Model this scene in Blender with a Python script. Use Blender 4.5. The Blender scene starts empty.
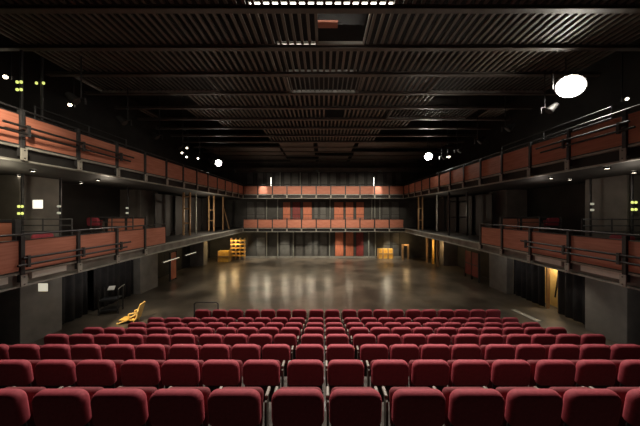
import bpy, bmesh, math, random
from mathutils import Vector, Matrix, Euler
random.seed(7)
sc = bpy.context.scene
COL = sc.collection
PI = math.pi
R = math.radians

# ------------------------------------------------------------------ helpers
class MB:
    """collects shapes in one bmesh"""
    def __init__(self):
        self.bm = bmesh.new()
    def box(self, x0, x1, y0, y1, z0, z1, rot=None, piv=None):
        m = Matrix.Translation(((x0+x1)/2, (y0+y1)/2, (z0+z1)/2)) @ Matrix.Diagonal((abs(x1-x0), abs(y1-y0), abs(z1-z0), 1))
        if rot is not None:
            p = Vector(piv)
            m = Matrix.Translation(p) @ Euler(rot).to_matrix().to_4x4() @ Matrix.Translation(-p) @ m
        bmesh.ops.create_cube(self.bm, size=1.0, matrix=m)
        return self
    def tube(self, a, b, r, r2=None, seg=10):
        a = Vector(a); b = Vector(b); d = b-a
        q = Vector((0, 0, 1)).rotation_difference(d.normalized()).to_matrix().to_4x4()
        m = Matrix.Translation((a+b)/2) @ q
        bmesh.ops.create_cone(self.bm, cap_ends=True, segments=seg, radius1=r, radius2=(r if r2 is None else r2), depth=d.length, matrix=m)
        return self
    def path(self, pts, r, seg=8):
        for p, q in zip(pts[:-1], pts[1:]):
            self.tube(p, q, r, seg=seg)
        for p in pts[1:-1]:
            bmesh.ops.create_uvsphere(self.bm, u_segments=seg, v_segments=6, radius=r, matrix=Matrix.Translation(p))
        return self
    def pad(self, w, h, t, rt, rb, bev, z0, yc, tilt=0.0, piv=None, nb=5):
        """upholstered slab: rounded outline in XZ, puffed edges in Y"""
        hw, hh = w/2, h/2
        def outline(d):
            pts = []
            for (cx, cz, r0, a0) in ((1, 1, rt, 0), (-1, 1, rt, 90), (-1, -1, rb, 180), (1, -1, rb, 270)):
                r = max(r0-d, .004)
                X = cx*(hw-d-r); Z = cz*(hh-d-r)
                for k in range(6):
                    a = R(a0+90*k/5)
                    pts.append((X+r*math.cos(a), Z+r*math.sin(a)))
            return pts
        prof = []
        for k in range(nb+1):
            a = PI/2*k/nb
            prof.append((-t/2+bev*(1-math.sin(a)), bev*(1-math.sin(PI/2-a)) ))
        # from the back face (small outline) out to the full outline, then in again
        seq = []
        for k in range(nb+1):
            a = PI/2*k/nb
            seq.append((-t/2+bev*(1-math.cos(a)), bev*(1-math.sin(a))))
        seq += [(-y, d) for (y, d) in reversed(seq)]
        rings = []
        M = Matrix.Identity(4)
        if tilt:
            p = Vector(piv)
            M = Matrix.Translation(p) @ Matrix.Rotation(tilt, 4, 'X') @ Matrix.Translation(-p)
        for (y, d) in seq:
            rings.append([self.bm.verts.new(M @ Vector((x, yc+y, z0+hh+z))) for (x, z) in outline(d)])
        n = len(rings[0])
        for r0, r1 in zip(rings[:-1], rings[1:]):
            for i in range(n):
                self.bm.faces.new((r0[i], r0[(i+1) % n], r1[(i+1) % n], r1[i]))
        self.bm.faces.new(rings[0][::-1]); self.bm.faces.new(rings[-1])
        return self
    def build(self, name, mat, parent=None, smooth=False, loc=None, bevel=0):
        bmesh.ops.recalc_face_normals(self.bm, faces=self.bm.faces[:])
        me = bpy.data.meshes.new(name)
        self.bm.to_mesh(me); self.bm.free()
        if smooth:
            for p in me.polygons: p.use_smooth = True
        me.materials.append(mat)
        o = bpy.data.objects.new(name, me)
        COL.objects.link(o)
        if parent is not None: o.parent = parent
        if loc is not None: o.location = loc
        if bevel:
            b = o.modifiers.new('bevel', 'BEVEL'); b.width = bevel; b.segments = 2; b.limit_method = 'ANGLE'
        return o

def tag(o, label=None, cat=None, group=None, kind=None):
    if label: o['label'] = label
    if cat: o['category'] = cat
    if group: o['group'] = group
    if kind: o['kind'] = kind
    return o
def thing(name, label, cat, loc=(0, 0, 0), rz=0.0, group=None):
    o = bpy.data.objects.new(name, None); COL.objects.link(o)
    o.empty_display_size = .1
    o.location = loc; o.rotation_euler = (0, 0, rz)
    return tag(o, label, cat, group)
def struct(o):
    o['kind'] = 'structure'; return o
KIDS = {}
def kids(o):
    return [c for c in COL.objects if c.parent is o]
def dup(root, tree, loc, rz, label, group=None):
    """tree: list of (child, [grandchildren])"""
    r = root.copy(); COL.objects.link(r)
    r.location = loc; r.rotation_euler = (0, 0, rz); r['label'] = label
    if group: r['group'] = group
    for c, gs in tree:
        k = c.copy(); COL.objects.link(k); k.parent = r
        for g in gs:
            h = g.copy(); COL.objects.link(h); h.parent = k
    return r
def tree_of(root):
    return [(c, kids(c)) for c in kids(root)]
ORD = ['zeroth', 'first', 'second', 'third', 'fourth', 'fifth', 'sixth', 'seventh', 'eighth', 'ninth', 'tenth', 'eleventh', 'twelfth', 'thirteenth', 'fourteenth', 'fifteenth']

# ------------------------------------------------------------------ materials
def mat(name, col, rough=.6, metal=0.0, noise=0.0, scale=8.0, bump=0.0, bscale=60.0, col2=None, stretch=(1, 1, 1), spec=None, sheen=0.0, rvar=0.0, coords='Object'):
    m = bpy.data.materials.new(name); m.use_nodes = True
    nt = m.node_tree; b = nt.nodes['Principled BSDF']
    b.inputs['Roughness'].default_value = rough
    b.inputs['Metallic'].default_value = metal
    if spec is not None: b.inputs['Specular IOR Level'].default_value = spec
    if sheen:
        b.inputs['Sheen Weight'].default_value = sheen
        b.inputs['Sheen Roughness'].default_value = .4
        b.inputs['Sheen Tint'].default_value = (min(1, col[0]*2.2+.2), col[1]*2+.1, col[2]*2+.1, 1)
    tc = nt.nodes.new('ShaderNodeTexCoord'); mp = nt.nodes.new('ShaderNodeMapping')
    nt.links.new(tc.outputs[coords], mp.inputs['Vector'])
    mp.inputs['Scale'].default_value = stretch
    nz = nt.nodes.new('ShaderNodeTexNoise'); nz.inputs['Scale'].default_value = scale; nz.inputs['Detail'].default_value = 4
    nt.links.new(mp.outputs[0], nz.inputs['Vector'])
    if noise or col2:
        rp = nt.nodes.new('ShaderNodeValToRGB')
        c2 = col2 if col2 else tuple(c*(1-noise) for c in col)
        rp.color_ramp.elements[0].position = .32; rp.color_ramp.elements[1].position = .68
        rp.color_ramp.elements[0].color = (*c2, 1); rp.color_ramp.elements[1].color = (*col, 1)
        nt.links.new(nz.outputs['Fac'], rp.inputs[0]); nt.links.new(rp.outputs[0], b.inputs['Base Color'])
    else:
        b.inputs['Base Color'].default_value = (*col, 1)
    if rvar:
        mr = nt.nodes.new('ShaderNodeMapRange')
        mr.inputs['To Min'].default_value = rough-rvar; mr.inputs['To Max'].default_value = rough+rvar
        mr.inputs['From Min'].default_value = .3; mr.inputs['From Max'].default_value = .7
        nt.links.new(nz.outputs['Fac'], mr.inputs['Value']); nt.links.new(mr.outputs[0], b.inputs['Roughness'])
    if bump:
        n2 = nt.nodes.new('ShaderNodeTexNoise'); n2.inputs['Scale'].default_value = bscale; n2.inputs['Detail'].default_value = 3
        nt.links.new(mp.outputs[0], n2.inputs['Vector'])
        bp = nt.nodes.new('ShaderNodeBump'); bp.inputs['Strength'].default_value = bump; bp.inputs['Distance'].default_value = .01
        nt.links.new(n2.outputs['Fac'], bp.inputs['Height']); nt.links.new(bp.outputs[0], b.inputs['Normal'])
    return m
def emit(name, col, strength):
    m = bpy.data.materials.new(name); m.use_nodes = True
    b = m.node_tree.nodes['Principled BSDF']
    b.inputs['Base Color'].default_value = (*col, 1)
    b.inputs['Emission Color'].default_value = (*col, 1)
    b.inputs['Emission Strength'].default_value = strength
    return m

M = {}
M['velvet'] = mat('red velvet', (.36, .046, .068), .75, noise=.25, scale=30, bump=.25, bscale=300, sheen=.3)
M['velvet_dark'] = mat('red velvet darkened', (.16, .016, .024), .8, noise=.25, scale=30, bump=.25, bscale=300, sheen=.3)  # darker copy of the velvet, so the cushions bounce less red light
M['stand'] = mat('seat standard grey', (.085, .075, .06), .5, noise=.2, scale=20)
M['armpad'] = mat('armrest plastic', (.14, .125, .10), .4, noise=.1, scale=20)
M['seatshell'] = mat('seat shell', (.03, .022, .022), .55, noise=.2)
M['panel'] = mat('balustrade wood', (.52, .205, .135), .62, scale=3.0, stretch=(.6, 1, 7), col2=(.41, .145, .09), bump=.06, bscale=30)
M['panel_tall'] = mat('red wood door', (.62, .21, .11), .5, scale=3.0, stretch=(7, 1, .6), col2=(.46, .13, .07), bump=.06, bscale=30)
M['redpanel'] = mat('dark red board', (.24, .035, .032), .5, noise=.35, scale=4)
M['steel'] = mat('dark steel', (.055, .055, .058), .42, metal=.3, noise=.3, scale=12)
M['black'] = mat('black paint', (.018, .017, .017), .6, noise=.3, scale=5)
M['pale'] = mat('pale steel trim', (.42, .42, .38), .45, metal=.2, noise=.3, scale=5)
M['edgeband'] = mat('grey gallery edge', (.27, .26, .235), .6, noise=.4, scale=2.5)
M['plate'] = mat('base plate', (.36, .35, .31), .45, noise=.15, scale=9)
M['slab'] = mat('gallery slab', (.055, .052, .05), .6, noise=.35, scale=3)
M['pier'] = mat('grey pier', (.20, .185, .165), .75, noise=.25, scale=2.5, bump=.1, bscale=25)
M['wall'] = mat('black wall', (.030, .027, .025), .7, noise=.4, scale=1.5)
M['backwall'] = mat('grey wall', (.085, .085, .078), .65, noise=.45, scale=1.2)
M['greyboard'] = mat('grey board', (.15, .15, .14), .6, noise=.4, scale=2.0)
M['pipe'] = mat('grey pipe', (.40, .42, .38), .4, metal=.3, noise=.2, scale=6)
M['slat'] = mat('ceiling slat', (.19, .165, .135), .5, noise=.35, scale=3, stretch=(1, .3, 1))
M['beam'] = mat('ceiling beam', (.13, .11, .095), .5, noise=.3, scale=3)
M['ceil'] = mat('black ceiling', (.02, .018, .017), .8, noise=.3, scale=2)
M['riser'] = mat('riser carpet', (.06, .055, .047), .9, noise=.4, scale=6, bump=.3, bscale=200)
M['timber'] = mat('raw timber', (.50, .32, .16), .6, scale=4, col2=(.36, .21, .10), stretch=(6, 6, .5))
M['yellow'] = mat('yellow wood', (.92, .58, .14), .5, scale=4, col2=(.70, .36, .05))
M['palewood'] = mat('pale yellow wood', (.90, .62, .22), .5, scale=4, col2=(.8, .5, .15))
M['curtain'] = mat('black drape', (.022, .02, .022), .95, noise=.4, scale=3)
M['chrome'] = mat('white sheet', (.75, .73, .68), .3, noise=.1)
M['rubber'] = mat('rubber', (.03, .03, .03), .7)
M['white_e'] = emit('lamp lens', (1.0, .93, .80), 110)
M['white2_e'] = emit('far lamp lens', (1.0, .95, .86), 22)
M['small_e'] = emit('small warm lamp', (1.0, .85, .6), 14)
M['soffit_e'] = emit('soffit lamp', (1.0, .88, .68), 9)
M['dim_e'] = emit('dim soffit lamp', (1.0, .88, .68), .6)
M['yellow_e'] = emit('yellow marker lamp', (.78, .85, .22), 1.1)
M['paleyellow_e'] = emit('pale marker lamp', (.75, .75, .6), .35)
M['sign_e'] = emit('lit sign', (1.0, .93, .78), 1.1)
M['sign2_e'] = emit('lit sign low', (1.0, .93, .72), .55)
M['tube_e'] = emit('work light tube', (1.0, .97, .85), 4)
M['glint_e'] = emit('beam glint glow', (1.0, .93, .82), 8)  # glow of the added tubes that stand in for beam glints
M['batten_e'] = emit('grid work light', (1.0, .93, .82), 5)

# stage floor: glossy worn black paint over concrete
def floor_mat():
    m = bpy.data.materials.new('stage floor'); m.use_nodes = True
    nt = m.node_tree; b = nt.nodes['Principled BSDF']; L = nt.links.new
    tc = nt.nodes.new('ShaderNodeTexCoord')
    n1 = nt.nodes.new('ShaderNodeTexNoise'); n1.inputs['Scale'].default_value = .6; n1.inputs['Detail'].default_value = 6; n1.inputs['Roughness'].default_value = .55
    n2 = nt.nodes.new('ShaderNodeTexNoise'); n2.inputs['Scale'].default_value = 1.3; n2.inputs['Detail'].default_value = 3
    mp = nt.nodes.new('ShaderNodeMapping'); mp.inputs['Scale'].default_value = (1, .5, 1); mp.inputs['Rotation'].default_value = (0, 0, .5)
    L(tc.outputs['Object'], n1.inputs['Vector']); L(tc.outputs['Object'], mp.inputs['Vector']); L(mp.outputs[0], n2.inputs['Vector'])
    rp = nt.nodes.new('ShaderNodeValToRGB')
    rp.color_ramp.elements[0].position = .38; rp.color_ramp.elements[0].color = (.05, .04, .031, 1)
    rp.color_ramp.elements[1].position = .64; rp.color_ramp.elements[1].color = (.18, .148, .112, 1)
    L(n1.outputs['Fac'], rp.inputs[0])
    mx = nt.nodes.new('ShaderNodeMixRGB'); mx.blend_type = 'MULTIPLY'; mx.inputs[0].default_value = .35
    r2 = nt.nodes.new('ShaderNodeValToRGB'); r2.color_ramp.elements[0].position = .3; r2.color_ramp.elements[0].color = (.75, .75, .75, 1); r2.color_ramp.elements[1].position = .65
    L(n2.outputs['Fac'], r2.inputs[0]); L(rp.outputs[0], mx.inputs[1]); L(r2.outputs[0], mx.inputs[2])
    # joints between the large floor panels
    bk = nt.nodes.new('ShaderNodeTexBrick'); bk.offset = 0; bk.inputs['Scale'].default_value = 1.0
    bk.inputs['Brick Width'].default_value = 2.44; bk.inputs['Row Height'].default_value = 1.22; bk.inputs['Mortar Size'].default_value = .012
    bk.inputs['Color1'].default_value = (1, 1, 1, 1); bk.inputs['Color2'].default_value = (.8, .8, .8, 1); bk.inputs['Mortar'].default_value = (.45, .45, .45, 1)
    L(tc.outputs['Object'], bk.inputs['Vector'])
    m3 = nt.nodes.new('ShaderNodeMixRGB'); m3.blend_type = 'MULTIPLY'; m3.inputs[0].default_value = .8
    L(mx.outputs[0], m3.inputs[1]); L(bk.outputs['Color'], m3.inputs[2]); L(m3.outputs[0], b.inputs['Base Color'])
    mr = nt.nodes.new('ShaderNodeMapRange'); mr.inputs['From Min'].default_value = .3; mr.inputs['From Max'].default_value = .7
    mr.inputs['To Min'].default_value = .285; mr.inputs['To Max'].default_value = .315
    L(n2.outputs['Fac'], mr.inputs['Value']); L(mr.outputs[0], b.inputs['Roughness'])
    b.inputs['Specular IOR Level'].default_value = .6
    return m
M['floor'] = floor_mat()

# ------------------------------------------------------------------ camera
F = 245.0
H = 4.31
cam = bpy.data.cameras.new('camera'); co = bpy.data.objects.new('camera', cam); COL.objects.link(co)
co.location = (0, 0, H); co.rotation_euler = (PI/2, 0, 0)
cam.sensor_width = 36; cam.lens = F/640*36; cam.clip_start = .05; cam.clip_end = 100
cam.shift_x = -3.5/640; cam.shift_y = -1/640
sc.camera = co
def P(x, y, Y):
    return Vector(((x-323.5)*Y/F, Y, H-(y-212)*Y/F))

# ------------------------------------------------------------------ constants
G = 1.315            # structural bay
XF = 7.05            # face of the side galleries
YB = 21.5            # face of the end gallery
YW = 23.1            # end wall
XO = 10.7            # outer walls
XP = 9.6             # piers
ZC = 8.86            # underside of the ceiling beams
Y0 = YB - 13*G       # 4.405: first bay in the frame
UP0, UP1, UPT = 5.495, 5.855, 6.59
MI0, MI1, MIT = 2.555, 2.906, 3.66

# ------------------------------------------------------------------ shell
struct(MB().box(-11, 11, -2.2, 23.6, -.2, 0).build('floor', M['floor']))
struct(MB().box(-11, 11, -2.2, 23.6, 10.6, 10.8).build('ceiling', M['ceil']))
struct(MB().box(-XO-.3, -XO, -2.2, 23.6, 0, 10.6).build('wall_left', M['wall']))
struct(MB().box(XO, XO+.3, -2.2, 23.6, 0, 10.6).build('wall_right', M['wall']))
struct(MB().box(-XO, XO, -2.2, -2.0, 0, 10.6).build('wall_front', M['wall']))
struct(MB().box(-XO, XO, YW, YW+.3, 0, 10.6).build('wall_back', M['backwall']))
struct(MB().box(-7.9, 7.3, YW-.03, YW, 0, .16).build('baseboard_back', M['pale']))
struct(MB().box(-XO, XO, YW-.5, YW-.003, 8.05, 8.4).build('trim_1', M['beam']))

# piers along the side walls
def pier(name, s, ya, yb):
    struct(MB().box(s*XP, s*(XO-.01), ya, yb, 0, MI0-.005).box(s*XP, s*(XO-.01), ya, yb, MI1+.005, UP0-.005).build(name, M['pier'], bevel=.015))
n = 0
for s in (-1, 1):
    for (ya, yb) in ((7.75, 9.0), (12.85, 14.2), (19.6, 20.3)):
        n += 1
        pier('wall_pier_%d' % n, s, ya, yb)
tn0 = 0
# ------------------------------------------------------------------ galleries
def slab(name, z0, z1, yend_front, trimname):
    m = MB()
    for s in (-1, 1):
        m.box(s*(XF+.16), s*(XO-.01), 2.6, YB-.02, z0, z1)
    m.box(-XO+.01, XO-.01, YB+.16, YW-.01, z0, z1)
    # joint piece so the corner is closed
    for s in (-1, 1):
        m.box(s*(XF+.17), s*(XO-.02), YB-.03, YB+.17, z0+.001, z1-.001)
    struct(m.build(name, M['slab']))
slab('gallery_slab_1', MI0, MI1, 0, '')
slab('gallery_slab_2', UP0, UP1, 0, '')
tn = 3
def edge(z0, z1, s):
    """channel beam along the gallery face: top and bottom flange with a set-back web"""
    global tn
    web = M['edgeband'] if z0 < 4 and s else M['black']
    for (a, b, dep, mm) in ((z1-.05, z1, .17, M['pale']), (z0, z0+.035, .17, M['pale']), (z0+.036, z1-.051, .04, web)):
        tn += 1
        m = MB()
        if s:
            if dep < .1: m.box(s*(XF+.10), s*(XF+.155), 2.6, YB+.1, a, b)
            else: m.box(s*XF, s*(XF+.155), 2.6, YB, a, b)
        else:
            if dep < .1: m.box(-XF-.09, XF+.09, YB+.10, YB+.155, a, b)
            else: m.box(-XF-.155, XF+.155, YB+.001, YB+.155, a, b)
        struct(m.build('trim_%d' % tn, mm))
for z0, z1 in ((MI0, MI1), (UP0, UP1)):
    for s in (-1, 1, 0):
        edge(z0, z1, s)

for s_, ya, yb in ((1, 5.72, 6.75), (-1, 5.95, 6.75), (-1, 4.6, 5.5), (1, 7.3, 8.2)):
    tn += 1
    struct(MB().box(s_*(XF+.03), s_*(XF+.095), ya, yb, MI1-.21, MI1-.055).build('trim_%d' % tn, M['chrome']))
# one balustrade bay: local +x along the gallery, -y into the hall, z=0 at the slab top
def make_bay(nm, h, z0):
    t = thing(nm, 'x', 'balustrade')
    d = z0  # slab thickness below
    MB().box(.05, G-.05, -.03, .012, .03, h-.02).build('wood_panel', M['panel'], t, bevel=.006)
    f = MB().box(.045, G-.045, -.04, .02, h-.02, h).box(.045, G-.045, -.038, .018, 0.002, .03)
    f.box(.045, .0495, -.039, .019, .031, h-.021).box(G-.0495, G-.045, -.039, .019, .031, h-.021); f.build('panel_frame', M['steel'], t)
    p = MB().box(-.042, .042, -.07, .03, -d+.12, h+.094).build('post', M['steel'], t, bevel=.006)
    b = MB().box(-.062, .062, -.10, -.071, -d+.02, -.06).build('base_plate', M['plate'], t, bevel=.004)
    for zz in (-d+.07, -.11):
        MB().tube((0, -.112, zz), (0, -.099, zz), .014, seg=6).build('bolt', M['steel'], b)
    return t
up = make_bay('balustrade_bay', UPT-UP1, UP1-UP0)
upt = tree_of(up)
mi = make_bay('balustrade_bay', MIT-MI1, MI1-MI0)
mit = tree_of(mi)
up_used = mi_used = False
def bay(which, loc, rz, label, group):
    global up_used, mi_used
    if which == 'up':
        if not up_used:
            up_used = True; up.location = loc; up.rotation_euler = (0, 0, rz); up['label'] = label; up['group'] = group; return up
        return dup(up, upt, loc, rz, label, group)
    if not mi_used:
        mi_used = True; mi.location = loc; mi.rotation_euler = (0, 0, rz); mi['label'] = label; mi['group'] = group; return mi
    return dup(mi, mit, loc, rz, label, group)
for s, side in ((-1, 'left'), (1, 'right')):
    for k in range(13):
        y = Y0+k*G
        loc = (-XF-.03, y, UP1) if s < 0 else (XF+.03, y+G, UP1)
        rz = PI/2 if s < 0 else -PI/2
        bay('up', loc, rz, 'red wooden balustrade bay of the upper %s gallery, %s from the near end' % (side, ORD[k+1]), 'upper %s gallery balustrade' % side)
    for k in range(5):
        y = Y0+k*G
        loc = (-XF-.03, y, MI1) if s < 0 else (XF+.03, y+G, MI1)
        rz = PI/2 if s < 0 else -PI/2
        bay('mid', loc, rz, 'red wooden balustrade bay of the lower %s gallery, %s from the near end' % (side, ORD[k+1]), 'lower %s gallery balustrade' % side)
for lv, z, nm in (('up', UP1, 'upper'), ('mid', MI1, 'lower')):
    for k in range(11):
        x = -XF + (2*XF-11*1.2818)/2 + k*G*(2*XF/(11*G))
        o = bay(lv, (x, YB+.03, z), 0, 'red wooden balustrade bay of the %s end gallery, %s from its left end' % (nm, ORD[k+1]), '%s end gallery balustrade' % nm)
        o.scale = (2*XF/(11*G)*.999, 1, 1)

# handrails above the balustrades
def handrail(label, a, b, up_vec, parts=8, grp='gallery handrails'):
    a = Vector(a); b = Vector(b)
    t = thing('handrail', label, 'handrail', a, 0, grp)
    d = b-a
    MB().tube((0, 0, .10), d+Vector((0, 0, .10)), .024).build('rail', M['steel'], t)
    return t
for s, side in ((-1, 'left'), (1, 'right')):
    handrail('dark steel handrail along the top of the upper %s gallery balustrade' % side, (s*(XF+.045), Y0-.6, UPT+.02), (s*(XF+.045), YB, UPT+.02), 0)
    handrail('dark steel handrail along the top of the lower %s gallery balustrade' % side, (s*(XF+.045), Y0-.6, MIT+.02), (s*(XF+.045), Y0+5*G, MIT+.02), 0)
for nm, z in (('upper', UPT), ('lower', MIT)):
    handrail('dark steel handrail along the %s end gallery balustrade' % nm, (-XF, YB+.045, z+.02), (XF, YB+.045, z+.02), 0)

# lighting pipes bracketed to the front of the near bays
def front_pipe(label, s, y0, y1, z0, ztop, pale=False):
    t = thing('lighting_pipe', label, 'pipe', (s*(XF-.16), y0, z0), 0, 'pipes in front of the gallery balustrades')
    L = y1-y0
    for dz in (0, -.16):
        MB().tube((0, dz*.6, dz), (0, L+dz, dz), .028).build('pipe', M['black'], t)
    for yy in (Y0+G, Y0+2*G, Y0+3*G):
        if y0 < yy < y1:
            q = yy-y0
            MB().box(-.03, .03, q-.03, q+.03, -.22, .05).box(min(s*.03, s*.118), max(s*.03, s*.118), q-.03, q+.03, -.05, .0).build('bracket', M['steel'], t)
    return t
front_pipe('pair of dark pipes bracketed across the upper left gallery balustrade', -1, Y0+G-.45, Y0+3*G+.55, UP1+.42, UPT)
front_pipe('pair of dark pipes bracketed across the lower left gallery balustrade', -1, Y0+G-.1, Y0+3*G+.4, MI1+.34, MIT)
front_pipe('pair of pipes bracketed across the upper right gallery balustrade', 1, Y0+G-.2, Y0+2*G+.9, UP1+.50, UPT)
front_pipe('pair of dark pipes bracketed across the lower right gallery balustrade', 1, Y0+.9, Y0+3*G+.2, MI1+.40, MIT)

# cross balustrades on the raised tier of the lower galleries
def cross_balustrade(label, s, xa, xb, y, ztop):
    t = thing('tier_balustrade', label, 'balustrade', (s*(xa+xb)/2, y, MI1+.0))
    w = (xb-xa)/2; h = ztop-MI1
    for q in (-1, 1):
        a, b = (-w+.05, -.05) if q < 0 else (.05, w-.05)
        MB().box(a, b, -.03, .02, .12, h-.06).build('wood_panel', M['panel'], t, bevel=.006)
    MB().box(-w, w, -.045, .035, h-.06, h).build('top_rail', M['steel'], t)
    for q in (-w, 0, w):
        MB().box(q-.045, q+.045, -.06, .05, 0, h+.02).build('post', M['steel'], t)
cross_balustrade('red two-panel balustrade across the lower left gallery, raised behind its far end', -1, 8.0, 9.75, 11.05, 4.07)
cross_balustrade('red two-panel balustrade across the lower right gallery, raised behind its far end', 1, 8.0, 9.75, 11.05, 4.07)
cross_balustrade('red balustrade across the lower left gallery nearest the left picture edge', -1, 7.45, 9.2, 5.95, 4.12)

# horizontal guard rails
def guard(label, a, b, z, hs, posts=3):
    a = Vector((a[0], a[1], z)); b = Vector((b[0], b[1], z)); d = b-a
    t = thing('guard_rail', label, 'railing', a, 0, 'guard rails on the lower galleries')
    for h in hs:
        MB().tube((0, 0, h), d+Vector((0, 0, h)), .017, seg=8).build('rail', M['steel'], t)
    for k in range(posts):
        p = d*(k/(posts-1))
        MB().tube(p, p+Vector((0, 0, hs[-1]+.02)), .02, seg=8).build('post', M['steel'], t)
guard('black four-bar guard rail in front of the olive pier on the lower left gallery', (-9.35, 7.4), (-7.6, 7.4), MI1, (.62, .82, 1.0, 1.19))
guard('black four-bar guard rail beside the raised red tier on the lower left gallery', (-9.4, 9.9), (-7.7, 9.9), MI1, (.62, .82, 1.0, 1.19))
guard('black four-bar guard rail in front of the pier on the lower right gallery', (7.6, 7.2), (9.35, 7.2), MI1, (.62, .82, 1.0, 1.19))
guard('black four-bar guard rail beside the raised red tier on the lower right gallery', (7.7, 9.7), (9.4, 9.7), MI1, (.62, .82, 1.0, 1.19))
guard('thin guard rail at the open ledge edge of the upper left gallery', (-XF-.6, 6.5), (-XF-.6, 9.5), UP1, (.55, .95, 1.25))
guard('thin guard rail at the open ledge edge of the upper right gallery', (XF+.6, 6.5), (XF+.6, 10.5), UP1, (.55, .95, 1.25))

# ------------------------------------------------------------------ end wall fittings
def wx(x): return (x-323.5)*YW/F
def wz(y): return H-(y-212)*YW/F
def board(name, label, cat, x0, x1, z0, z1, mt, grp, frame=True, d=.06):
    t = thing(name, label, cat, ((wx(x0)+wx(x1))/2, YW-d, z0), 0, grp)
    w = (wx(x1)-wx(x0))/2
    MB().box(-w, w, 0, d-.004, 0, z1-z0).build('panel', mt, t, bevel=.008)
    m = MB()
    for q in (-1, 1): m.box(q*w-.02, q*w+.02, -.012, -.001, 0, z1-z0)
    m.box(-w+.02, w-.02, -.012, -.001, (z1-z0)*.5-.015, (z1-z0)*.5+.015)
    m.build('edge_strip', M['black'] if frame else mt, t)
zm1 = UP0-.25
names = ['first', 'second', 'third', 'fourth', 'fifth', 'sixth']
for i, (a, b) in enumerate(((283, 290.5), (292.5, 300.5), (303, 312), (334, 343.5), (345.5, 353.5), (356, 364))):
    board('tall_panel', 'tall red wooden panel standing behind the lower end gallery, %s from the left' % names[i], 'panel', a, b, MI1+.002, zm1, M['panel_tall'] if i != 1 else M['redpanel'], 'red panels of the lower end gallery')
for i, (a, b) in enumerate(((335, 343.5), (345.5, 353.5), (356, 363.5))):
    board('tall_panel', 'tall red wooden panel at stage level under the end gallery, %s from the left' % names[i], 'panel', a, b, .17, MI0-.15, M['panel_tall'] if i < 2 else M['redpanel'], 'red panels at stage level')
gb = [(256.5, 265.5), (280, 290), (296, 303), (305, 312), (314, 318), (320, 327), (383, 390), (392, 399)]
for i, (a, b) in enumerate(gb):
    board('grey_panel', 'grey wall panel at stage level under the end gallery, %s from the left' % ORD[i+1], 'panel', a, b, .17, MI0-.2 if i != 0 else 1.9, M['greyboard'], 'grey panels at stage level', d=.05)
gm = [(247, 255), (256.5, 265), (314, 318), (320, 326), (382, 389), (391, 399)]
for i, (a, b) in enumerate(gm):
    board('grey_panel', 'grey wall panel behind the lower end gallery, %s from the left' % ORD[i+1], 'panel', a, b, MI1+.002, zm1, M['greyboard'], 'grey panels of the lower end gallery', d=.05)
gu = [247, 257, 266.5, 275, 284, 292, 302, 311, 321, 330, 340, 349, 358, 367, 377, 386, 395]
for i, a in enumerate(gu):
    board('grey_panel', 'grey-green wall panel behind the upper end gallery, %s' % ('%s from the left' % ORD[i+1] if i < 9 else '%s from the right' % ORD[len(gu)-i]), 'panel', a, a+6.5, UP1+.002, 8.0, M['greyboard'], 'grey panels of the upper end gallery', d=.05)
# vertical pipes on the end wall (floor to slab, slab to slab)
def vpipe(label, x, z0, z1, r=.05, m='pipe', y=YW-.16):
    t = thing('wall_pipe', label, 'pipe', (wx(x), y, z0), 0, 'grey pipes on the end wall')
    MB().tube((0, 0, 0), (0, 0, z1-z0), r).build('pipe', M[m], t, smooth=False)
    g = MB()
    for h in (.25, .6, .9):
        g.box(-r-.02, r+.02, -.0, .10, (z1-z0)*h-.02, (z1-z0)*h+.02)
    g.build('clamp', M['steel'], t)
for i, x in enumerate((267, 278, 293.5, 329.5, 368.5, 375)):
    vpipe('thin grey pipe up the end wall at stage level, %s from the left' % names[i], x, .0, MI0-.003)
for i, x in enumerate((267, 278, 330, 371.5, 374.5, 379.5)):
    vpipe('thin grey pipe up the wall behind the lower end gallery, %s from the left' % names[i], x, MI1, UP0-.003)
for i, x in enumerate((280.5, 300.5, 319)):
    vpipe('thin grey pipe up the wall behind the upper end gallery, %s from the left' % names[i], x, UP1, 8.03)
# bright tubes on the upper end gallery
for nm, x in (('left', 271), ('right', 373.8)):
    t = thing('work_light', 'bright upright white tube lamp on the upper end gallery, %s one' % nm, 'lamp', (wx(x)*21.95/YW, 21.95, UP1), 0, 'tube lamps on the upper end gallery')
    MB().tube((0, 0, 0), (0, 0, .75), .018).box(-.12, .12, -.08, .08, 0, .02).build('stand', M['steel'], t)
    MB().tube((0, 0, .76), (0, 0, 1.55), .024).build('lamp_tube', M['tube_e'], t)
    MB().tube((0, 0, 1.55), (0, 0, 1.60), .035).build('cap', M['steel'], t)
# small lamp heads on the beam below the ceiling at the end wall
for i, (x, y) in enumerate(((234.5, 171), (317, 171.5), (380, 171))):
    p = P(x, y, 22.2)
    t = thing('ceiling_lamp', 'small round grey lamp head high above the end gallery, %s from the left' % names[i], 'lamp', p, 0, 'lamp heads above the end gallery')
    bm = MB(); bmesh.ops.create_uvsphere(bm.bm, u_segments=14, v_segments=8, radius=.15); bm.build('head', M['greyboard'], t, smooth=True)
    MB().tube((0, 0, .14), (0, 0, ZC-p.z), .02).build('stem', M['steel'], t)

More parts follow.
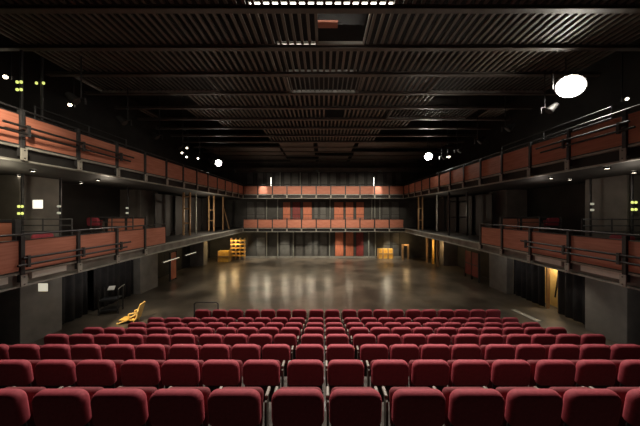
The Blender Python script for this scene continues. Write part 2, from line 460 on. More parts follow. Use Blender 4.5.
# ------------------------------------------------------------------ ceiling
def slats(k, y0, y1):
    m = MB()
    pitch = .2
    for i in range(-42, 43):
        x = i*pitch+.02
        if k == 0 and -.17 < x < 1.12: continue
        if k == 2 and (-1.32 < x < 1.38 or -8.6 < x < -3.9 or 3.9 < x < 8.5): continue
        if k == 4 and (.2 < x < .95 or 3 < x < 7.5 or -8 < x < -6.2): continue
        if k >= 6 and (abs(x) > 3.4): continue
        if k >= 8: continue
        if k in (3, 5) and abs(x) > 4.6 + (x < 0)*.8: continue
        m.box(x-.036, x+.036, y0+.06, y1-.06, ZC+.10, ZC+.15)
    if len(m.bm.verts):
        struct(m.build('ceiling_slat_panel', M['slat']))
YBM = 4.235
nb = 15
for k in range(nb):
    y = YBM+k*G
    # I beam with flanges
    m = MB().box(-9.2, 9.2, y-.07, y+.07, ZC, ZC+.025).box(-9.2, 9.2, y-.012, y+.012, ZC+.024, ZC+.082).box(-9.2, 9.2, y-.07, y+.07, ZC+.08, ZC+.098)
    struct(m.build('ceiling_beam', M['beam']))
    if k < nb-1:
        slats(k-1, y, y+G)
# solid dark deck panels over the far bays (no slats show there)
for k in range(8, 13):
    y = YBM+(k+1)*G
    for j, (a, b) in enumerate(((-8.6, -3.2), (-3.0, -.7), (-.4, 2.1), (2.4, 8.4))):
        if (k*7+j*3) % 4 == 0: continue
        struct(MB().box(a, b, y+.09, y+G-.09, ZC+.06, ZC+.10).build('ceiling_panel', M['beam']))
# framed grille trays between the beams
def tray(label, xa, xb, y0, mt='pale', step=.17):
    t = thing('ceiling_tray', label, 'grille', ((xa+xb)/2, y0+.1, ZC+.03), 0, 'framed trays in the ceiling')
    w = (xb-xa)/2; d = G-.2
    MB().box(-w, w, 0, .05, 0, .09).box(-w, w, d-.05, d, 0, .09).box(-w, -w+.05, .051, d-.051, 0, .09).box(w-.05, w, .051, d-.051, 0, .09).build('frame', M['beam'], t)
    g = MB(); x = -w+.12
    while x < w-.1:
        g.box(x-.02, x+.02, .051, d-.051, .03, .07); x += step
    g.build('grille', M['greyboard'], t)
    MB().box(-w, w, d-.064, d-.051, -.025, .06).build('edge_strip', M['pale'], t)
    MB().box(-w+.051, -w+.063, .06, d-.07, -.02, .05).build('edge_strip', M['pale'], t)
tray('framed grey grille tray in the middle of the ceiling', -1.3, 1.33, YBM+3*G)
tray('long framed grille tray at the left of the ceiling', -8.5, -3.95, YBM+3*G)
tray('long framed grille tray at the right of the ceiling', 3.95, 8.4, YBM+3*G)
tray('narrow framed grille tray at the right, further into the ceiling', 3.05, 6.95, YBM+5*G)
# open hatch with a pale rim and a plank lying across
t = thing('ceiling_hatch', 'open dark hatch with a pale rim in the near ceiling slats', 'hatch', (.475, YBM+G+.1, ZC+.07), 0)
MB().box(-.64, .64, G-.25, G-.2, -.02, .06).build('rim', M['plate'], t)
MB().box(.60, .64, .0, G-.26, -.02, .06).build('side_rim', M['pale'], t)
MB().box(-.64, .64, 0, G-.26, .5, .53).build('back_panel', M['black'], t)
tag(MB().box(-.5, .0, -.10, .10, 0, .05).build('plank', M['panel'], loc=(.36, YBM+G+.62, ZC+.155)), 'short orange wooden plank lying across the open ceiling hatch', 'plank')
# work light lying above the slats, plus two tubes added for beam glints
def batten(label, xa, xb, y, z, r=.035, e='batten_e'):
    t = thing('work_light', label, 'lamp', ((xa+xb)/2, y, z), 0, 'work lights above the ceiling slats')
    w = (xb-xa)/2
    MB().tube((-w, 0, 0), (w, 0, 0), r).build('lamp_tube', M[e], t)
    MB().box(-w-.05, w+.05, -.05, .05, .045, .12).build('housing', M['plate'], t)
batten('bright white work light above the nearest ceiling slats', -1.7, 1.6, 5.71, ZC+.26, .06)
batten('faint white glow tube added for beam glints above the second ceiling bay', -1.3, 1.0, 7.12, ZC+.26, .028, 'glint_e')  # added tube, its glow stands in for glints on the beam edge
batten('faint white glow tube added for beam glints above the third ceiling bay', -1.25, 1.1, 8.53, ZC+.26, .02, 'glint_e')  # likewise added in place of the smaller beam glints

# ------------------------------------------------------------------ seating risers
YR = [2.36, 3.38, 4.45, 5.5, 6.38, 7.15, 7.95, 8.75]
ZR = [1.765, 1.435, 1.075, .74, .48, .26, .06, 0.0]
rown = ['nearest row', 'second row from the viewer', 'third row from the viewer', 'fourth row from the viewer', 'fifth row from the viewer', 'sixth row from the viewer', 'seventh row from the viewer', 'front row beside the stage floor']
prev = -2.0
for i in range(7):
    ya = -1.95 if i == 0 else YR[i]-.26
    yb = YR[i+1]-.262
    t = MB().box(-6.5, 6.5, ya, yb, 0.0, ZR[i]-.03).build('seating_riser', M['riser'])
    tag(t, 'grey stepped platform carrying the %s of red seats' % rown[i].replace(' from the viewer', ''), 'platform', 'seating risers')
    MB().box(-6.52, 6.52, ya, yb+.012, ZR[i]-.029, ZR[i]-.001).build('deck', M['riser'], t)

# ------------------------------------------------------------------ seats
W, PITCH = .50, .56
TL = R(7)
def make_seat(left_arm=True, right_arm=True):
    t = thing('theatre_seat', 'x', 'seat')
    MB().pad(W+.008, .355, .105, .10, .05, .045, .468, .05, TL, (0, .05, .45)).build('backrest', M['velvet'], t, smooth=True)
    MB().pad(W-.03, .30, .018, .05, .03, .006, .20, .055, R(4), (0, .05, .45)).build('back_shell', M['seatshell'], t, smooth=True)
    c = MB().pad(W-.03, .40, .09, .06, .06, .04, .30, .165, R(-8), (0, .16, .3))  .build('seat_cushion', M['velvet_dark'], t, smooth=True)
    MB().box(-W/2+.0, W/2, .12, .145, .28, .31).build('hinge_bar', M['steel'], t)
    for s in (-1, 1):
        if s < 0 and not left_arm: continue
        if s > 0 and not right_arm: continue
        x = s*(W/2+.015)+(.015*s if False else 0)
        a = MB().box(x-.012, x+.012, .17, .28, 0, .58).build('standard', M['stand'], t, bevel=.006)
        MB().pad(.038, .15, .035, .015, .015, .012, -.075, 0, 0).build('armrest', M['armpad'], a, smooth=True)
        ar = kids(a)[0]
        ar.location = (x, .285, .60); ar.rotation_euler = (PI/2, 0, 0)
        MB().box(x-.035, x+.035, 0.0, .33, 0, .014).build('foot_plate', M['steel'], a)
    return t
base = {}
for key in ((True, True), (False, True)):
    base[key] = None
# groups measured outward from the middle: pair, 4, 2, 4
GR = [2, 4, 2, 4]
def half_positions():
    """centres (and left/right outer-arm flags) of the seats on the right half"""
    out = []
    x = .645
    for n_ in (4, 2, 4):
        for i in range(n_):
            out.append((x+W/2+i*PITCH, i == 0, i == n_-1))
        x += (n_-1)*PITCH+W+.115
    return out
HP = half_positions()
LIM = [(6, 6), (9, 9), (10, 10), (10, 10), (10, 10), (9, 10), (9, 10), (7, 10)]
protos = {}
def put_seat(x, y, z, la, ra, label, group, rz=0):
    k = (la, ra)
    if k not in protos:
        t = make_seat(la, ra); protos[k] = (t, tree_of(t))
        t.location = (x, y, z); t.rotation_euler = (0, 0, rz); t['label'] = label; t['group'] = group
        return t
    t, tr = protos[k]
    return dup(t, tr, (x, y, z), rz, label, group)
for r in range(8):
    gname = 'red seats in the %s' % rown[r]
    sh = .03
    put_seat(-.28+sh, YR[r], ZR[r], True, False, 'dark red folding seat, %s, left seat of the middle pair' % rown[r], gname)
    put_seat(.28+sh, YR[r], ZR[r], True, True, 'dark red folding seat, %s, right seat of the middle pair' % rown[r], gname)
    nl, nr = LIM[r]
    for i, (x, first, last) in enumerate(HP):
        if i < nr:
            put_seat(x+sh, YR[r], ZR[r], True, last, 'dark red folding seat, %s, %s right of the middle pair' % (rown[r], ORD[i+1]), gname)
        if i < nl:
            # mirrored: the outer seat of a group carries both arms
            put_seat(-x+sh, YR[r], ZR[r], True, first, 'dark red folding seat, %s, %s left of the middle pair' % (rown[r], ORD[i+1]), gname)

# seats on the lower galleries, tops just above the balustrade
def low_seat(x, y, z, rz, label, g):
    t, tr = protos[(True, True)]
    return dup(t, tr, (x, y, z), rz, label, g)
low_seat(-7.75, 6.75, MI1, -PI/2, 'red folding seat on the lower left gallery by the near guard rail', 'red seats on the lower galleries')
low_seat(-7.75, 5.45, MI1, -PI/2, 'red folding seat on the lower left gallery at the left picture edge', 'red seats on the lower galleries')
low_seat(7.75, 6.35, MI1, PI/2, 'red folding seat on the lower right gallery in front of the pier', 'red seats on the lower galleries')
low_seat(7.75, 5.65, MI1, PI/2, 'red folding seat on the lower right gallery at the right picture edge', 'red seats on the lower galleries')
low_seat(-9.8, 10.4, MI1+.35, 0, 'red seat back on the lower left gallery beside the raised red balustrade', 'red seats on the lower galleries')
low_seat(9.75, 10.4, MI1+.35, 0, 'red seat back on the lower right gallery beside the raised red balustrade', 'red seats on the lower galleries')
for s, nm in ((-1, 'left'), (1, 'right')):
    tag(MB().box(min(s*9.2, s*10.3), max(s*9.2, s*10.3), 10.05, 10.95, 0, .345).build('tier_step', M['slab'], loc=(0, 0, MI1+.002)), 'low dark step under the raised red seat, lower %s gallery' % nm, 'step')

# ------------------------------------------------------------------ lamps
def stage_light(label, pos, aim, r, mtl, name='stage_light', hang=10.59, body=True):
    pos = Vector(pos); d = (Vector(aim)-pos).normalized()
    t = thing(name, label, 'stage light', pos, 0)
    q = Vector((0, -1, 0)).rotation_difference(d).to_matrix().to_4x4()
    def rot(m): bmesh.ops.transform(m.bm, matrix=q, verts=m.bm.verts[:]); return m
    rot(MB().tube((0, .30, 0), (0, .02, 0), r*.75, r*1.12, seg=24)).build('housing', M['black'], t)
    rot(MB().tube((0, .018, 0), (0, 0, 0), r, seg=24)).build('lens', mtl, t)
    m = MB()
    m.tube((0, .001, 0), (0, -.0, 0), .001)
    bmesh.ops.delete(m.bm, geom=m.bm.verts[:], context='VERTS')
    for s in (-1, 1): m.box(s*r*1.22-.012, s*r*1.22+.012, .1, .16, -.02, r*1.4)
    m.box(-r*1.23, r*1.23, .1, .16, r*1.4, r*1.4+.02)
    m.tube((0, .13, r*1.4+.02), (0, .13, max(hang-pos.z, r*1.4+.1)), .018)
    m.build('yoke', M['steel'], t)
    return t
BIG = P(570, 87, 7.3); LFT = P(218.5, 163, 17.4); RGT = P(428.5, 156.5, 15.6)
stage_light('large dazzling white stage light above the upper right gallery', BIG, (0, 4.6, .5), .33, M['white_e'])
stage_light('dazzling white stage light at the far left above the upper left gallery', LFT, (0, 4, 2.5), .21, M['white2_e'])
stage_light('dazzling white stage light at the far right above the end gallery corner', RGT, (0, 4, 2.5), .21, M['white_e'])
stage_light('small warm lamp at the left picture edge above the upper left gallery', P(5.5, 77, 7.6), (0, 2, 3), .05, M['small_e'])
stage_light('small white lamp glowing behind the upper left gallery rail', P(70, 105, 8.6), (0, 2, 3), .05, M['small_e'])
stage_light('small white lamp at the right edge above the upper right gallery', P(627, 99, 7.9), (0, 2, 3), .04, M['soffit_e'])
for i, (x, y) in enumerate(((182, 153), (187, 148), (186.5, 157), (198, 158.5))):
    stage_light('small glinting lamp in the cluster beside the far left stage light, %s from the left' % names[i], P(x, y, 14.6+.5*i), (2, 4, 3), .05, M['soffit_e'])
stage_light('small glinting lamp under the far right stage light', P(449, 157, 14.2), (-2, 4, 3), .05, M['soffit_e'])
# unlit cans along the upper galleries (dark silhouettes)
kk = 0
for s, side in ((-1, 'left'), (1, 'right')):
    for k in range(6):
        y = (7.9 if s > 0 else 7.2)+k*1.75
        stage_light('unlit black stage light hanging over the upper %s gallery, %s from the near end' % (side, names[k]), (s*(XF+.2), y, 7.55), (0, y+2, 0), .11, M['seatshell'])
# soffit downlights
def downlight(label, x, y, z, g='small ceiling lamps under the galleries', e='soffit_e'):
    t = thing('downlight', label, 'lamp', (x, y, z), 0, g)
    m = MB(); nn = 14
    for k in range(nn):
        a, b = 2*PI*k/nn, 2*PI*(k+1)/nn
        q = [Vector((r_*math.cos(c), r_*math.sin(c), z_)) for r_, z_ in ((.07, 0), (.07, -.06), (.056, -.06), (.056, -.01)) for c in (a, b)]
        v = [m.bm.verts.new(p) for p in q]
        for f in range(3): m.bm.faces.new((v[2*f], v[2*f+1], v[2*f+3], v[2*f+2]))
    bmesh.ops.remove_doubles(m.bm, verts=m.bm.verts[:], dist=.0005)
    m.build('housing', M['black'], t)
    MB().tube((0, 0, -.055), (0, 0, -.012), .050, seg=14).build('lens', M[e], t)
def dl_at(px, py, z, label):
    Y = F*(H-z)/(py-212); downlight(label, (px-323.5)*Y/F, Y, z)
ZU = UP0-.002
for i, (px, py) in enumerate(((19, 174.5), (33, 169.5), (81, 182), (98, 179))):
    dl_at(px, py, ZU, 'tiny bright lamp under the upper left gallery, %s from the left picture edge' % names[i])
for i, (px, py) in enumerate(((551, 177), (570, 178.5), (607, 166.5), (634, 171))):
    dl_at(px, py, ZU, 'tiny bright lamp under the upper right gallery, %s from the far end' % names[i])
for s, side in ((-1, 'left'), (1, 'right')):
    for i, y in enumerate((11.6, 15.3, 17.2, 19.2)):
        downlight('small lamp under the lower %s gallery, %s from the near end' % (side, names[i]), s*8.1, y, MI0-.002, e='dim_e')
for i, x in enumerate((-6.2, -3.6, -.9, 1.4, 4.0, 6.2)):  # added row of lamps to go with the floor pool by the wall
    downlight('small added lamp under the lower end gallery, %s from the left' % names[i], x, 22.3, MI0-.002, e='dim_e')

# marker poles with yellow lamps
def marker_pole(label, x, y, z0, z1, zs, mtl, dx=.055):
    t = thing('marker_pole', label, 'pole', (x, y, z0), 0, 'poles with small marker lamps')
    MB().tube((0, 0, 0), (0, 0, z1-z0), .035).build('pole', M['steel'], t)
    for z in zs:
        for q in (-1, 1):
            MB().box(q*dx-.032, q*dx+.032, -.075, -.03, z-z0-.04, z-z0+.04).build('marker_lamp', mtl, t, bevel=.02)
def pole_at(label, px, Y, ys, lev, mtl, dx=.055):
    x = (px-323.5)*Y/F
    z0, z1 = (MI1, UP0-.003) if lev == 1 else (UP1, 10.6)
    marker_pole(label, x, Y, z0, z1, [H-(q-212)*Y/F for q in ys], mtl, dx)
pole_at('black pole with four yellow lamps on the lower left gallery', 22.5, 7.6, (206.5, 213.5), 1, M['yellow_e'])
pole_at('black pole with two pale lamps right of the olive pier, lower left gallery', 60.5, 8.5, (206.3, 213), 1, M['paleyellow_e'], .03)
pole_at('black pole with four yellow lamps on the upper left gallery', 21.5, 6.9, (83, 90.5), 2, M['yellow_e'])
pole_at('black pole with two dim yellow lamps on the upper left gallery', 42, 7.4, (84,), 2, M['yellow_e'], .105)
pole_at('black pole with pale lamps behind the raised red tier, lower left gallery', 128, 11.6, (208, 213), 1, M['paleyellow_e'], .03)
pole_at('black pole with four yellow lamps on the lower right gallery', 632, 7.5, (202.5, 209.5), 1, M['yellow_e'])
pole_at('black pole with two pale lamps left of the pier, lower right gallery', 590.5, 8.6, (204, 210), 1, M['paleyellow_e'], .03)

# lit signs on the left pier
def sign(label, x0, x1, y0, y1, Y, mtl):
    a = P(x0, y1, Y); b = P(x1, y0, Y)
    t = thing('wall_sign', label, 'sign', ((a.x+b.x)/2, Y, a.z))
    w = (b.x-a.x)/2; h = b.z-a.z
    MB().box(-w-.015, w+.015, -.03, .0, -.015, h+.015).build('frame', M['greyboard'], t)
    MB().box(-w, w, -.036, -.031, 0, h).build('face', mtl, t)
sign('white lit rectangular sign on the olive pier of the lower left gallery', 34, 44, 200, 208.5, 7.745, M['sign_e'])
sign('cream lit sign under the lower left gallery on the grey pier', 39.5, 49, 283, 291, 7.745, M['sign2_e'])

# ------------------------------------------------------------------ timber frames on the open ledges
def ladder(label, xa, xb, Y, rungs, s, mt='timber'):
    a = (xa-323.5)*Y/F; b = (xb-323.5)*Y/F
    t = thing('timber_ladder', label, 'ladder', (min(a, b), Y, MI1), 0)
    w = abs(b-a); h = UP0-MI1-.003
    for x in (0, w):
        MB().box(x-.045, x+.045, -.03, .03, 0, h).build('upright', M[mt], t)
    for q in rungs:
        MB().box(.046, w-.046, -.02, .02, h*q-.04, h*q+.04).build('rung', M[mt], t)
ladder('ladder-like timber frame standing on the open left ledge, nearest the red balustrade', 183.5, 190, 14.8, (.28, .62, .9), -1)
ladder('narrow ladder-like timber frame further along the open left ledge', 209, 214, 17.8, (.3, .6), -1)
t = thing('timber_post', 'timber post with a diagonal brace on the open left ledge, furthest back', 'timber post', P(223, 0, 19.4).xy.to_3d()+Vector((0, 0, MI1)))
MB().box(-.05, .05, -.05, .05, 0, UP0-MI1-.003).build('post', M['timber'], t)
MB().tube((.06, 0, 1.7), (.5, 0, .02), .035, seg=6).build('brace', M['timber'], t)
t = thing('ledge_pipe', 'grey upright pipe between the timber frames on the left ledge', 'pipe', P(196, 0, 15.6).xy.to_3d()+Vector((0, 0, MI1)))
MB().tube((0, 0, 0), (0, 0, UP0-MI1-.003), .05).build('pipe', M['pipe'], t)
MB().tube((0, 0, 0), (0, 0, .03), .1).build('flange', M['steel'], t)
ladder('dim ladder-like timber frame on the open right ledge', 418.5, 422.5, 19.0, (.3, .65), 1)
t = thing('ledge_pipe', 'pale upright pipe standing on the open right ledge', 'pipe', P(437, 0, 17.5).xy.to_3d()+Vector((0, 0, MI1)))
MB().tube((0, 0, 0), (0, 0, UP0-MI1-.003), .06).build('pipe', M['pipe'], t)
MB().tube((0, 0, 0), (0, 0, .05), .09).build('collar', M['steel'], t)
ladder('grey metal rack with cross bars on the open right ledge', 449, 467, 14.6, (.42, .78), 1, 'steel')
# dark flats stored behind the frames
for s, side in ((-1, 'left'), (1, 'right')):
    for k, y in enumerate((13.2, 15.0, 16.8, 18.4)):
        tag(MB().box(-.03, .03, 0, 1.4, 0, 2.4).build('stage_flat', M['wall'], loc=(s*9.1, y, MI1+.002)), 'dark stage flat stored behind the open %s ledge, %s from near end' % (side, names[k]), 'stage flat', 'stage flats on the %s ledge' % side)

# ------------------------------------------------------------------ things at stage level
# black drapes closing the side openings
def drape(label, s, ya, yb, x=9.95):
    m = MB(); n_ = int((yb-ya)/.06)
    vs = []
    for i in range(n_+1):
        y = ya+(yb-ya)*i/n_
        xx = s*(x+.05*math.sin(i*1.15)+.02*math.sin(i*.37))
        vs.append((m.bm.verts.new((xx, y, .03)), m.bm.verts.new((xx, y, MI0-.01))))
    for a, b in zip(vs[:-1], vs[1:]):
        m.bm.faces.new((a[0], b[0], b[1], a[1]))
    o = m.build('drape', M['curtain'], smooth=True)
    o.location = (0, 0, 0)
    sd = o.modifiers.new('thick', 'SOLIDIFY'); sd.thickness = .02
    return tag(o, label, 'curtain')
drape('black drape between the grey piers at the right, near side of the lit doorway', 1, 9.05, 10.4)
drape('black drape between the grey piers at the right, far side of the lit doorway', 1, 11.0, 12.8)
drape('black drape under the lower left gallery, behind the dark trolley', -1, 10.6, 12.8)
drape('black drape under the lower left gallery, beside the near grey pier', -1, 9.05, 10.3)
# lit doorway
t = thing('door_frame', 'warm yellow lit doorway between black drapes under the right gallery', 'doorway', (10.05, 10.7, 0))
MB().box(-.06, .06, -.30, -.24, 0, 2.1).box(-.06, .06, .24, .30, 0, 2.1).box(-.06, .06, -.24, .24, 2.04, 2.1).build('frame', M['timber'], t)
MB().box(.5, .56, -.75, 1.6, .0, 2.3).build('back_board', M['palewood'], t)
MB().tube((.30, .25, .5), (.36, .1, 1.9), .03, seg=6).build('leaning_batten', M['black'], t)
# red boards beyond the right pier
t = thing('red_board', 'dark red double board under the lower right gallery beyond the pier', 'board', (9.5, 15.0, 0))
for yy in (0, .72):
    MB().box(-.03, .03, yy, yy+.66, .25, 1.75).build('panel', M['redpanel'], t)
MB().box(-.05, .05, -.06, -.005, 0, 1.8).box(-.05, .05, .665, .715, 0, 1.8).box(-.05, .05, 1.385, 1.43, 0, 1.8).build('upright', M['steel'], t)
MB().box(-.045, -.032, 0, 1.38, .95, 1.0).build('cross_bar', M['steel'], t)
# left: red board and pale shelf strips beyond the pier
t = thing('red_board', 'red board standing under the lower left gallery beyond the pier', 'board', (-9.5, 15.2, 0))
MB().box(-.03, .03, 0, .55, .1, 1.75).build('panel', M['panel_tall'], t)
MB().box(-.05, .05, -.06, -.005, 0, 1.8).box(-.05, .05, .555, .6, 0, 1.8).build('upright', M['steel'], t)
for i, (ya, yb, lab) in enumerate(((14.3, 15.9, 'long pale lamp strip under the left gallery, above the red board'), (16.6, 18.0, 'long pale lamp strip under the left gallery, beyond the red board'))):
    t = thing('strip_light', lab, 'lamp', (-9.35, ya, 1.34), 0, 'strip lights under the left gallery')
    MB().box(-.10, .0, 0, yb-ya, .0, .05).build('housing', M['plate'], t)
    MB().box(.001, .012, .02, yb-ya-.02, .005, .045).build('lens', M['sign2_e'], t)
    for yy in (.2, yb-ya-.2):
        MB().box(-.06, -.04, yy-.015, yy+.015, .051, MI0-1.34-.002).build('hanger', M['steel'], t)
# dark trolley with a white lit top
t = thing('equipment_trolley', 'dark equipment trolley with a tilted white top under the left gallery', 'trolley', (-9.1, 10.5, 0), R(20))
t.scale = (.66, .8, .9)
f = MB()
for x in (-.5, .5):
    for y in (-.3, .3): f.box(x-.025, x+.025, y-.025, y+.025, .12, 1.15)
for z in (.15, .62):
    f.box(-.5, .5, -.3, -.26, z, z+.04).box(-.5, .5, .26, .3, z, z+.04)
f.build('frame', M['black'], t)
MB().box(-.48, .48, -.28, .28, .67, .70).build('shelf', M['steel'], t)
MB().box(-.48, .48, -.28, .28, .20, .23).build('lower_shelf', M['steel'], t)
MB().box(-.16, .20, -.12, .12, 1.16, 1.18, (R(38), 0, 0), (0, 0, 1.17)).build('white_top', M['chrome'], t)
MB().path([(.5, -.3, 1.15), (.62, -.2, 1.25), (.62, .2, 1.25), (.5, .3, 1.15)], .02).build('handle', M['pipe'], t)
for x in (-.5, .5):
    for y in (-.3, .3):
        MB().tube((x-.02, y, .06), (x+.02, y, .06), .06, seg=14).build('wheel', M['rubber'], t)
# yellow lounge chair lying by the seats
t = thing('wooden_lounger', 'bright yellow low wooden lounger with raised back, beside the left seat ends', 'chair', (-7.50, 9.6, 0), R(8))
t.scale = (.72, .8, 1.05)
MB().box(-.5, .02, -.22, .22, .13, .17).box(.03, .3, -.25, .25, .12, .18).build('seat', M['yellow'], t, bevel=.01)
m = MB().box(-.02, .36, -.24, .24, .19, .23, (0, R(-20), 0), (0, 0, .2))
m.build('cushion_board', M['palewood'], t)
m = MB().box(.28, .33, -.22, .22, .16, .74, (0, R(22), 0), (.3, 0, .16)); m.build('backrest', M['palewood'], t)
for (x, y) in ((.22, -.2), (.22, .2)):
    MB().tube((x, y, 0), (x-.03, y, .13), .028, seg=8).build('leg', M['yellow'], t)
for y in (-.2, .2):
    MB().tube((-.62, y, .02), (-.1, y, .14), .028, seg=8).build('runner', M['palewood'], t)
    MB().tube((-.02, y*1.2, .36), (.40, y*1.2, .42), .025, seg=8).build('arm', M['palewood'], t)
    MB().tube((-.02, y*1.2, .36), (.0, y*1.2, .17), .022, seg=8).build('arm_post', M['yellow'], t)
# hoop rail
t = thing('hoop_rail', 'black tubular hoop rail standing at the left end of the front row', 'railing', (-4.45, 9.3, 0))
t.scale = (1, 1, .84)
MB().path([(-.45, 0, .02), (-.45, 0, .98), (-.38, 0, 1.05), (.38, 0, 1.05), (.45, 0, .98), (.45, 0, .02)], .024, 10).build('hoop', M['steel'], t, smooth=True)
MB().tube((-.45, 0, .5), (.45, 0, .5), .018).build('cross_bar', M['steel'], t)
for x in (-.45, .45):
    MB().tube((x, 0, 0), (x, 0, .02), .07, seg=14).build('foot', M['steel'], t)
# yellow rack at the far left corner
t = thing('lattice_rack', 'tall yellow wooden lattice rack in the far left corner of the stage', 'rack', (-7.75, 22.2, 0))
m = MB()
for i in range(4): m.box(-.62+i*.4, -.56+i*.4, -.15, .15, 0, 1.95)
m.build('upright', M['timber'], t)
for i in range(5):
    MB().box(-.63, .65, -.17, .17, .32+i*.34, .42+i*.34).build('shelf', M['yellow'], t)
# yellow boxes at the left corner door
def crate(label, x, y, w, d, h, mt, g, rz=0):
    t = thing('wooden_crate', label, 'crate', (x, y, 0), rz, g)
    MB().box(-w/2+.02, w/2-.02, -d/2+.02, d/2-.02, .02, h-.02).build('body', M[mt], t)
    m = MB()
    for sx in (-1, 1):
        for sy in (-1, 1): m.box(sx*w/2-.025, sx*w/2+.025, sy*d/2-.025, sy*d/2+.025, 0, h)
    m.build('corner_post', M['timber'], t)
    MB().box(-w/2+.026, w/2-.026, -d/2-.012, -d/2+.019, h*.45, h*.55).build('slat', M['timber'], t)
crate('yellow wooden crate with posts under the far end of the left gallery', -8.55, 21.2, .95, .5, 1.0, 'yellow', 'yellow crates at the back of the stage')
MBX = [(5.25, 'left'), (5.72, 'middle'), (6.2, 'right')]
for x, nm in MBX:
    crate('glowing yellow upright crate by the end wall, %s one of three' % nm, x, 22.75, .40, .35, .92, 'yellow', 'yellow crates at the back of the stage')
def open_frame(label, x, y, w, h, mt='timber'):
    t = thing('door_frame', label, 'doorway', (x, y, 0), 0)
    for s in (-1, 1): MB().box(s*w/2-.07, s*w/2+.07, -.06, .06, 0, h).build('jamb', M[mt], t)
    MB().box(-w/2-.07, w/2+.07, -.06, .06, h+.001, h+.13).build('head_rail', M[mt], t)
open_frame('pale wooden door frame in the far right corner of the stage', 7.45, 22.3, .5, 1.25)
for i, (px, Y) in enumerate(((427, 21.0), (433, 20.3), (437.5, 19.4))):
    x = (px-323.5)*Y/F
    tag(MB().box(-.07, .07, -.07, .07, 0, 2.45).build('timber_post', M['timber' if i != 1 else 'yellow'], loc=(x, Y, 0)), 'orange timber post under the far end of the right gallery, %s from the left' % names[i], 'timber post', 'timber posts under the right gallery')
# loose white floor strip by the right seats
tag(MB().box(-.12, .12, -.6, .6, 0, .02).build('floor_strip', M['plate'], loc=(8.4, 10.2, 0.001)), 'white strip lying on the floor right of the front rows', 'strip')
bpy.data.objects['floor_strip'].rotation_euler = (0, 0, R(6))

# ------------------------------------------------------------------ lights
def spot(name, loc, aim, power, ang=70, blend=.8, col=(1, .87, .70), r=.12):
    l = bpy.data.lights.new(name, 'SPOT'); l.energy = power; l.spot_size = R(ang); l.spot_blend = blend; l.color = col; l.shadow_soft_size = r
    o = bpy.data.objects.new(name, l); COL.objects.link(o); o.location = loc
    o.rotation_euler = (Vector(aim)-Vector(loc)).to_track_quat('-Z', 'Y').to_euler()
    return o
def area(name, loc, aim, power, sx, sy, col=(1, .87, .70)):
    l = bpy.data.lights.new(name, 'AREA'); l.energy = power; l.shape = 'RECTANGLE'; l.size = sx; l.size_y = sy; l.color = col
    o = bpy.data.objects.new(name, l); COL.objects.link(o); o.location = loc
    o.rotation_euler = (Vector(aim)-Vector(loc)).to_track_quat('-Z', 'Y').to_euler()
    return o
def point(name, loc, power, r=.05, col=(1, .87, .70)):
    l = bpy.data.lights.new(name, 'POINT'); l.energy = power; l.shadow_soft_size = r; l.color = col
    o = bpy.data.objects.new(name, l); COL.objects.link(o); o.location = loc
    return o
WARM = (1, .80, .56)
for x in (-4.2, 0, 4.2):
    for y in (11.5, 15.5, 19.3):
        spot('stage downlight', (x, y, 8.75), (x*.95, y, 0), (1150 if x == 0 else 800) if y > 12 else 420, 80, 1, (1, .88, .70))
# light from over the stage on the seats
for x in (-4.5, 0, 4.5):
    spot('seating light', (x, 13.8, 8.7), (x*.8, 5.2, 1.2), 1500, 60, 1, (1, .86, .74))
for x in (-4.4, -1.5, 1.5, 3.4):
    for y in (9.0, 6.0):
        spot('seating toplight', (x, y, 8.75), (x*.9, y-2.6, 1.2), 800, 75, 1, (1, .86, .76))
# work light washing the near left gallery
spot('gallery wash left', (-3.2, 1.2, 7.6), (-7.1, 6.6, 6.2), 600, 42, 1, (1, .85, .66))
spot('gallery wash left low', (-2.0, 2.5, 7.2), (-7.1, 8.8, 3.3), 420, 42, 1, (1, .85, .66))
spot('gallery wash right', (2.5, 1.6, 7.4), (7.1, 6.6, 3.0), 12, 50, 1, (1, .86, .7))
spot('near left gallery lamp', (-4.6, 3.0, 7.7), (-7.1, 4.9, 6.15), 1300, 46, 1, (1, .84, .62))
# lamps aimed at the end gallery
for x in (-3.5, 0, 3.5):
    spot('end gallery light', (x, 15.2, 8.6), (x, 21.6, 4.2), 1750, 60, 1, (1, .85, .66))
for x in (-5.3, 4.75):
    spot('end gallery accent', (x, 20.7, 7.6), (x, 21.5, 6.2), 420, 30, .7, (1, .95, .82))
# soffit pools
for x in (-6.2, -3.6, -.9, 1.4, 4.0, 6.2):
    spot('soffit pool', (x, 22.3, 2.46), (x, 22.35, 0), 190, 85, .8, (1, .9, .72))
for s in (-1, 1):
    for y in (11.6, 15.3, 17.2, 19.2):
        spot('soffit pool', (s*8.1, y, 2.46), (s*8.0, y, 0), 16, 120, .8, (1, .88, .7))
# unseen low spots added under the end gallery to streak the stage floor
for x, pw in ((-6.1, 70), (-5.0, 90), (-3.4, 80), (-2.2, 60), (-1.1, 80), (.4, 50), (2.2, 30), (5.6, 70)):
    spot('floor streak fill', (x, 21.6, 2.48), (x*.93, 12, .2), pw*.55, 95, 1, (1, .86, .62), .07)
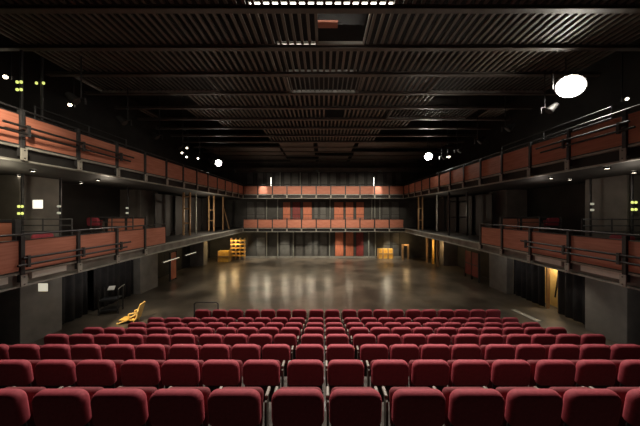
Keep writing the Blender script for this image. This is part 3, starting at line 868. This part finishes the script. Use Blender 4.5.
# corridor and corner lamps, then added fills for props, piers and ledges
point('corridor lamp', (10.3, 10.9, 2.2), 90, .05, (1, .86, .62))
point('corner lamp', (-7.9, 21.75, 1.6), 26, .06, (1, .72, .35))
point('corner lamp', (-8.5, 20.7, 1.7), 40, .06, (1, .72, .36))
spot('crate fill', (5.75, 21.75, 2.3), (5.75, 22.75, .45), 170, 42, .6, (1, .78, .42))  # added spot to brighten the yellow crates, no fixture here
point('frame lamp', (7.45, 22.0, 1.6), 14, .06, (1, .65, .3))
point('post lamp', (9.1, 19.6, 1.6), 25, .06, (1, .66, .3))
point('trolley lamp', (-8.6, 10.0, 2.3), 25, .05, (1, .95, .85))
spot('lounger fill', (-7.2, 8.2, 2.45), (-7.5, 9.6, .3), 420, 34, .6, (1, .84, .55))  # added spot brightening the lounger, no lamp hangs there
point('ledge fill left', (-7.5, 16.2, 4.1), 70, .06, (1, .85, .65))  # unseen fill added to lift the timber frames
point('ledge fill right', (7.5, 16.2, 4.3), 20, .06, (1, .85, .65))  # weaker added fill for the right ledge
point('sign lamp', (-8.6, 6.6, 4.9), 16, .06, (1, .86, .6))
point('pier fill right', (8.4, 6.6, 4.8), 12, .06, (1, .86, .7))  # unseen fill added beside the right pier

point('pier fill far right', (8.5, 12.2, 2.3), 16, .06, (1, .95, .85))  # fill added so the far right pier reads lighter
point('pier fill far left', (-8.5, 12.2, 2.3), 12, .06, (1, .95, .85))  # matching added fill for the far left pier
spot('soffit pool', (8.7, 9.6, 2.46), (9.0, 9.2, 0), 60, 90, .8, (1, .9, .75))
point('pier fill low left', (-7.9, 7.0, 1.1), 5, .06, (1, .93, .86))  # unseen fill added at the foot of the near left pier
point('pier fill low right', (7.9, 7.0, 1.2), 17, .06, (1, .93, .86))  # unseen fill added at the foot of the near right pier
point('tier fill left', (-8.3, 9.4, 4.9), 16, .06, (1, .84, .64))  # added fill that lights the cross balustrade panels
point('tier fill right', (8.3, 9.4, 4.9), 6, .06, (1, .84, .7))  # dimmer added fill for the right cross balustrade
for s in (-1, 1):
    for y in (13.6, 16.0, 18.6):
        spot('ledge edge fill', (s*7.7, y, 5.3), (s*7.15, y+.2, 2.9), 45 if s > 0 else 26, 50, .8, (1, .92, .78), .05)  # added spots that draw the bright strip along the ledge
w = bpy.data.worlds.new('world'); sc.world = w; w.use_nodes = True
w.node_tree.nodes['Background'].inputs['Color'].default_value = (.01, .009, .008, 1)
w.node_tree.nodes['Background'].inputs['Strength'].default_value = .2

vs = sc.view_settings
vs.view_transform = 'Standard'; vs.look = 'None'; vs.gamma = 1; vs.exposure = 0
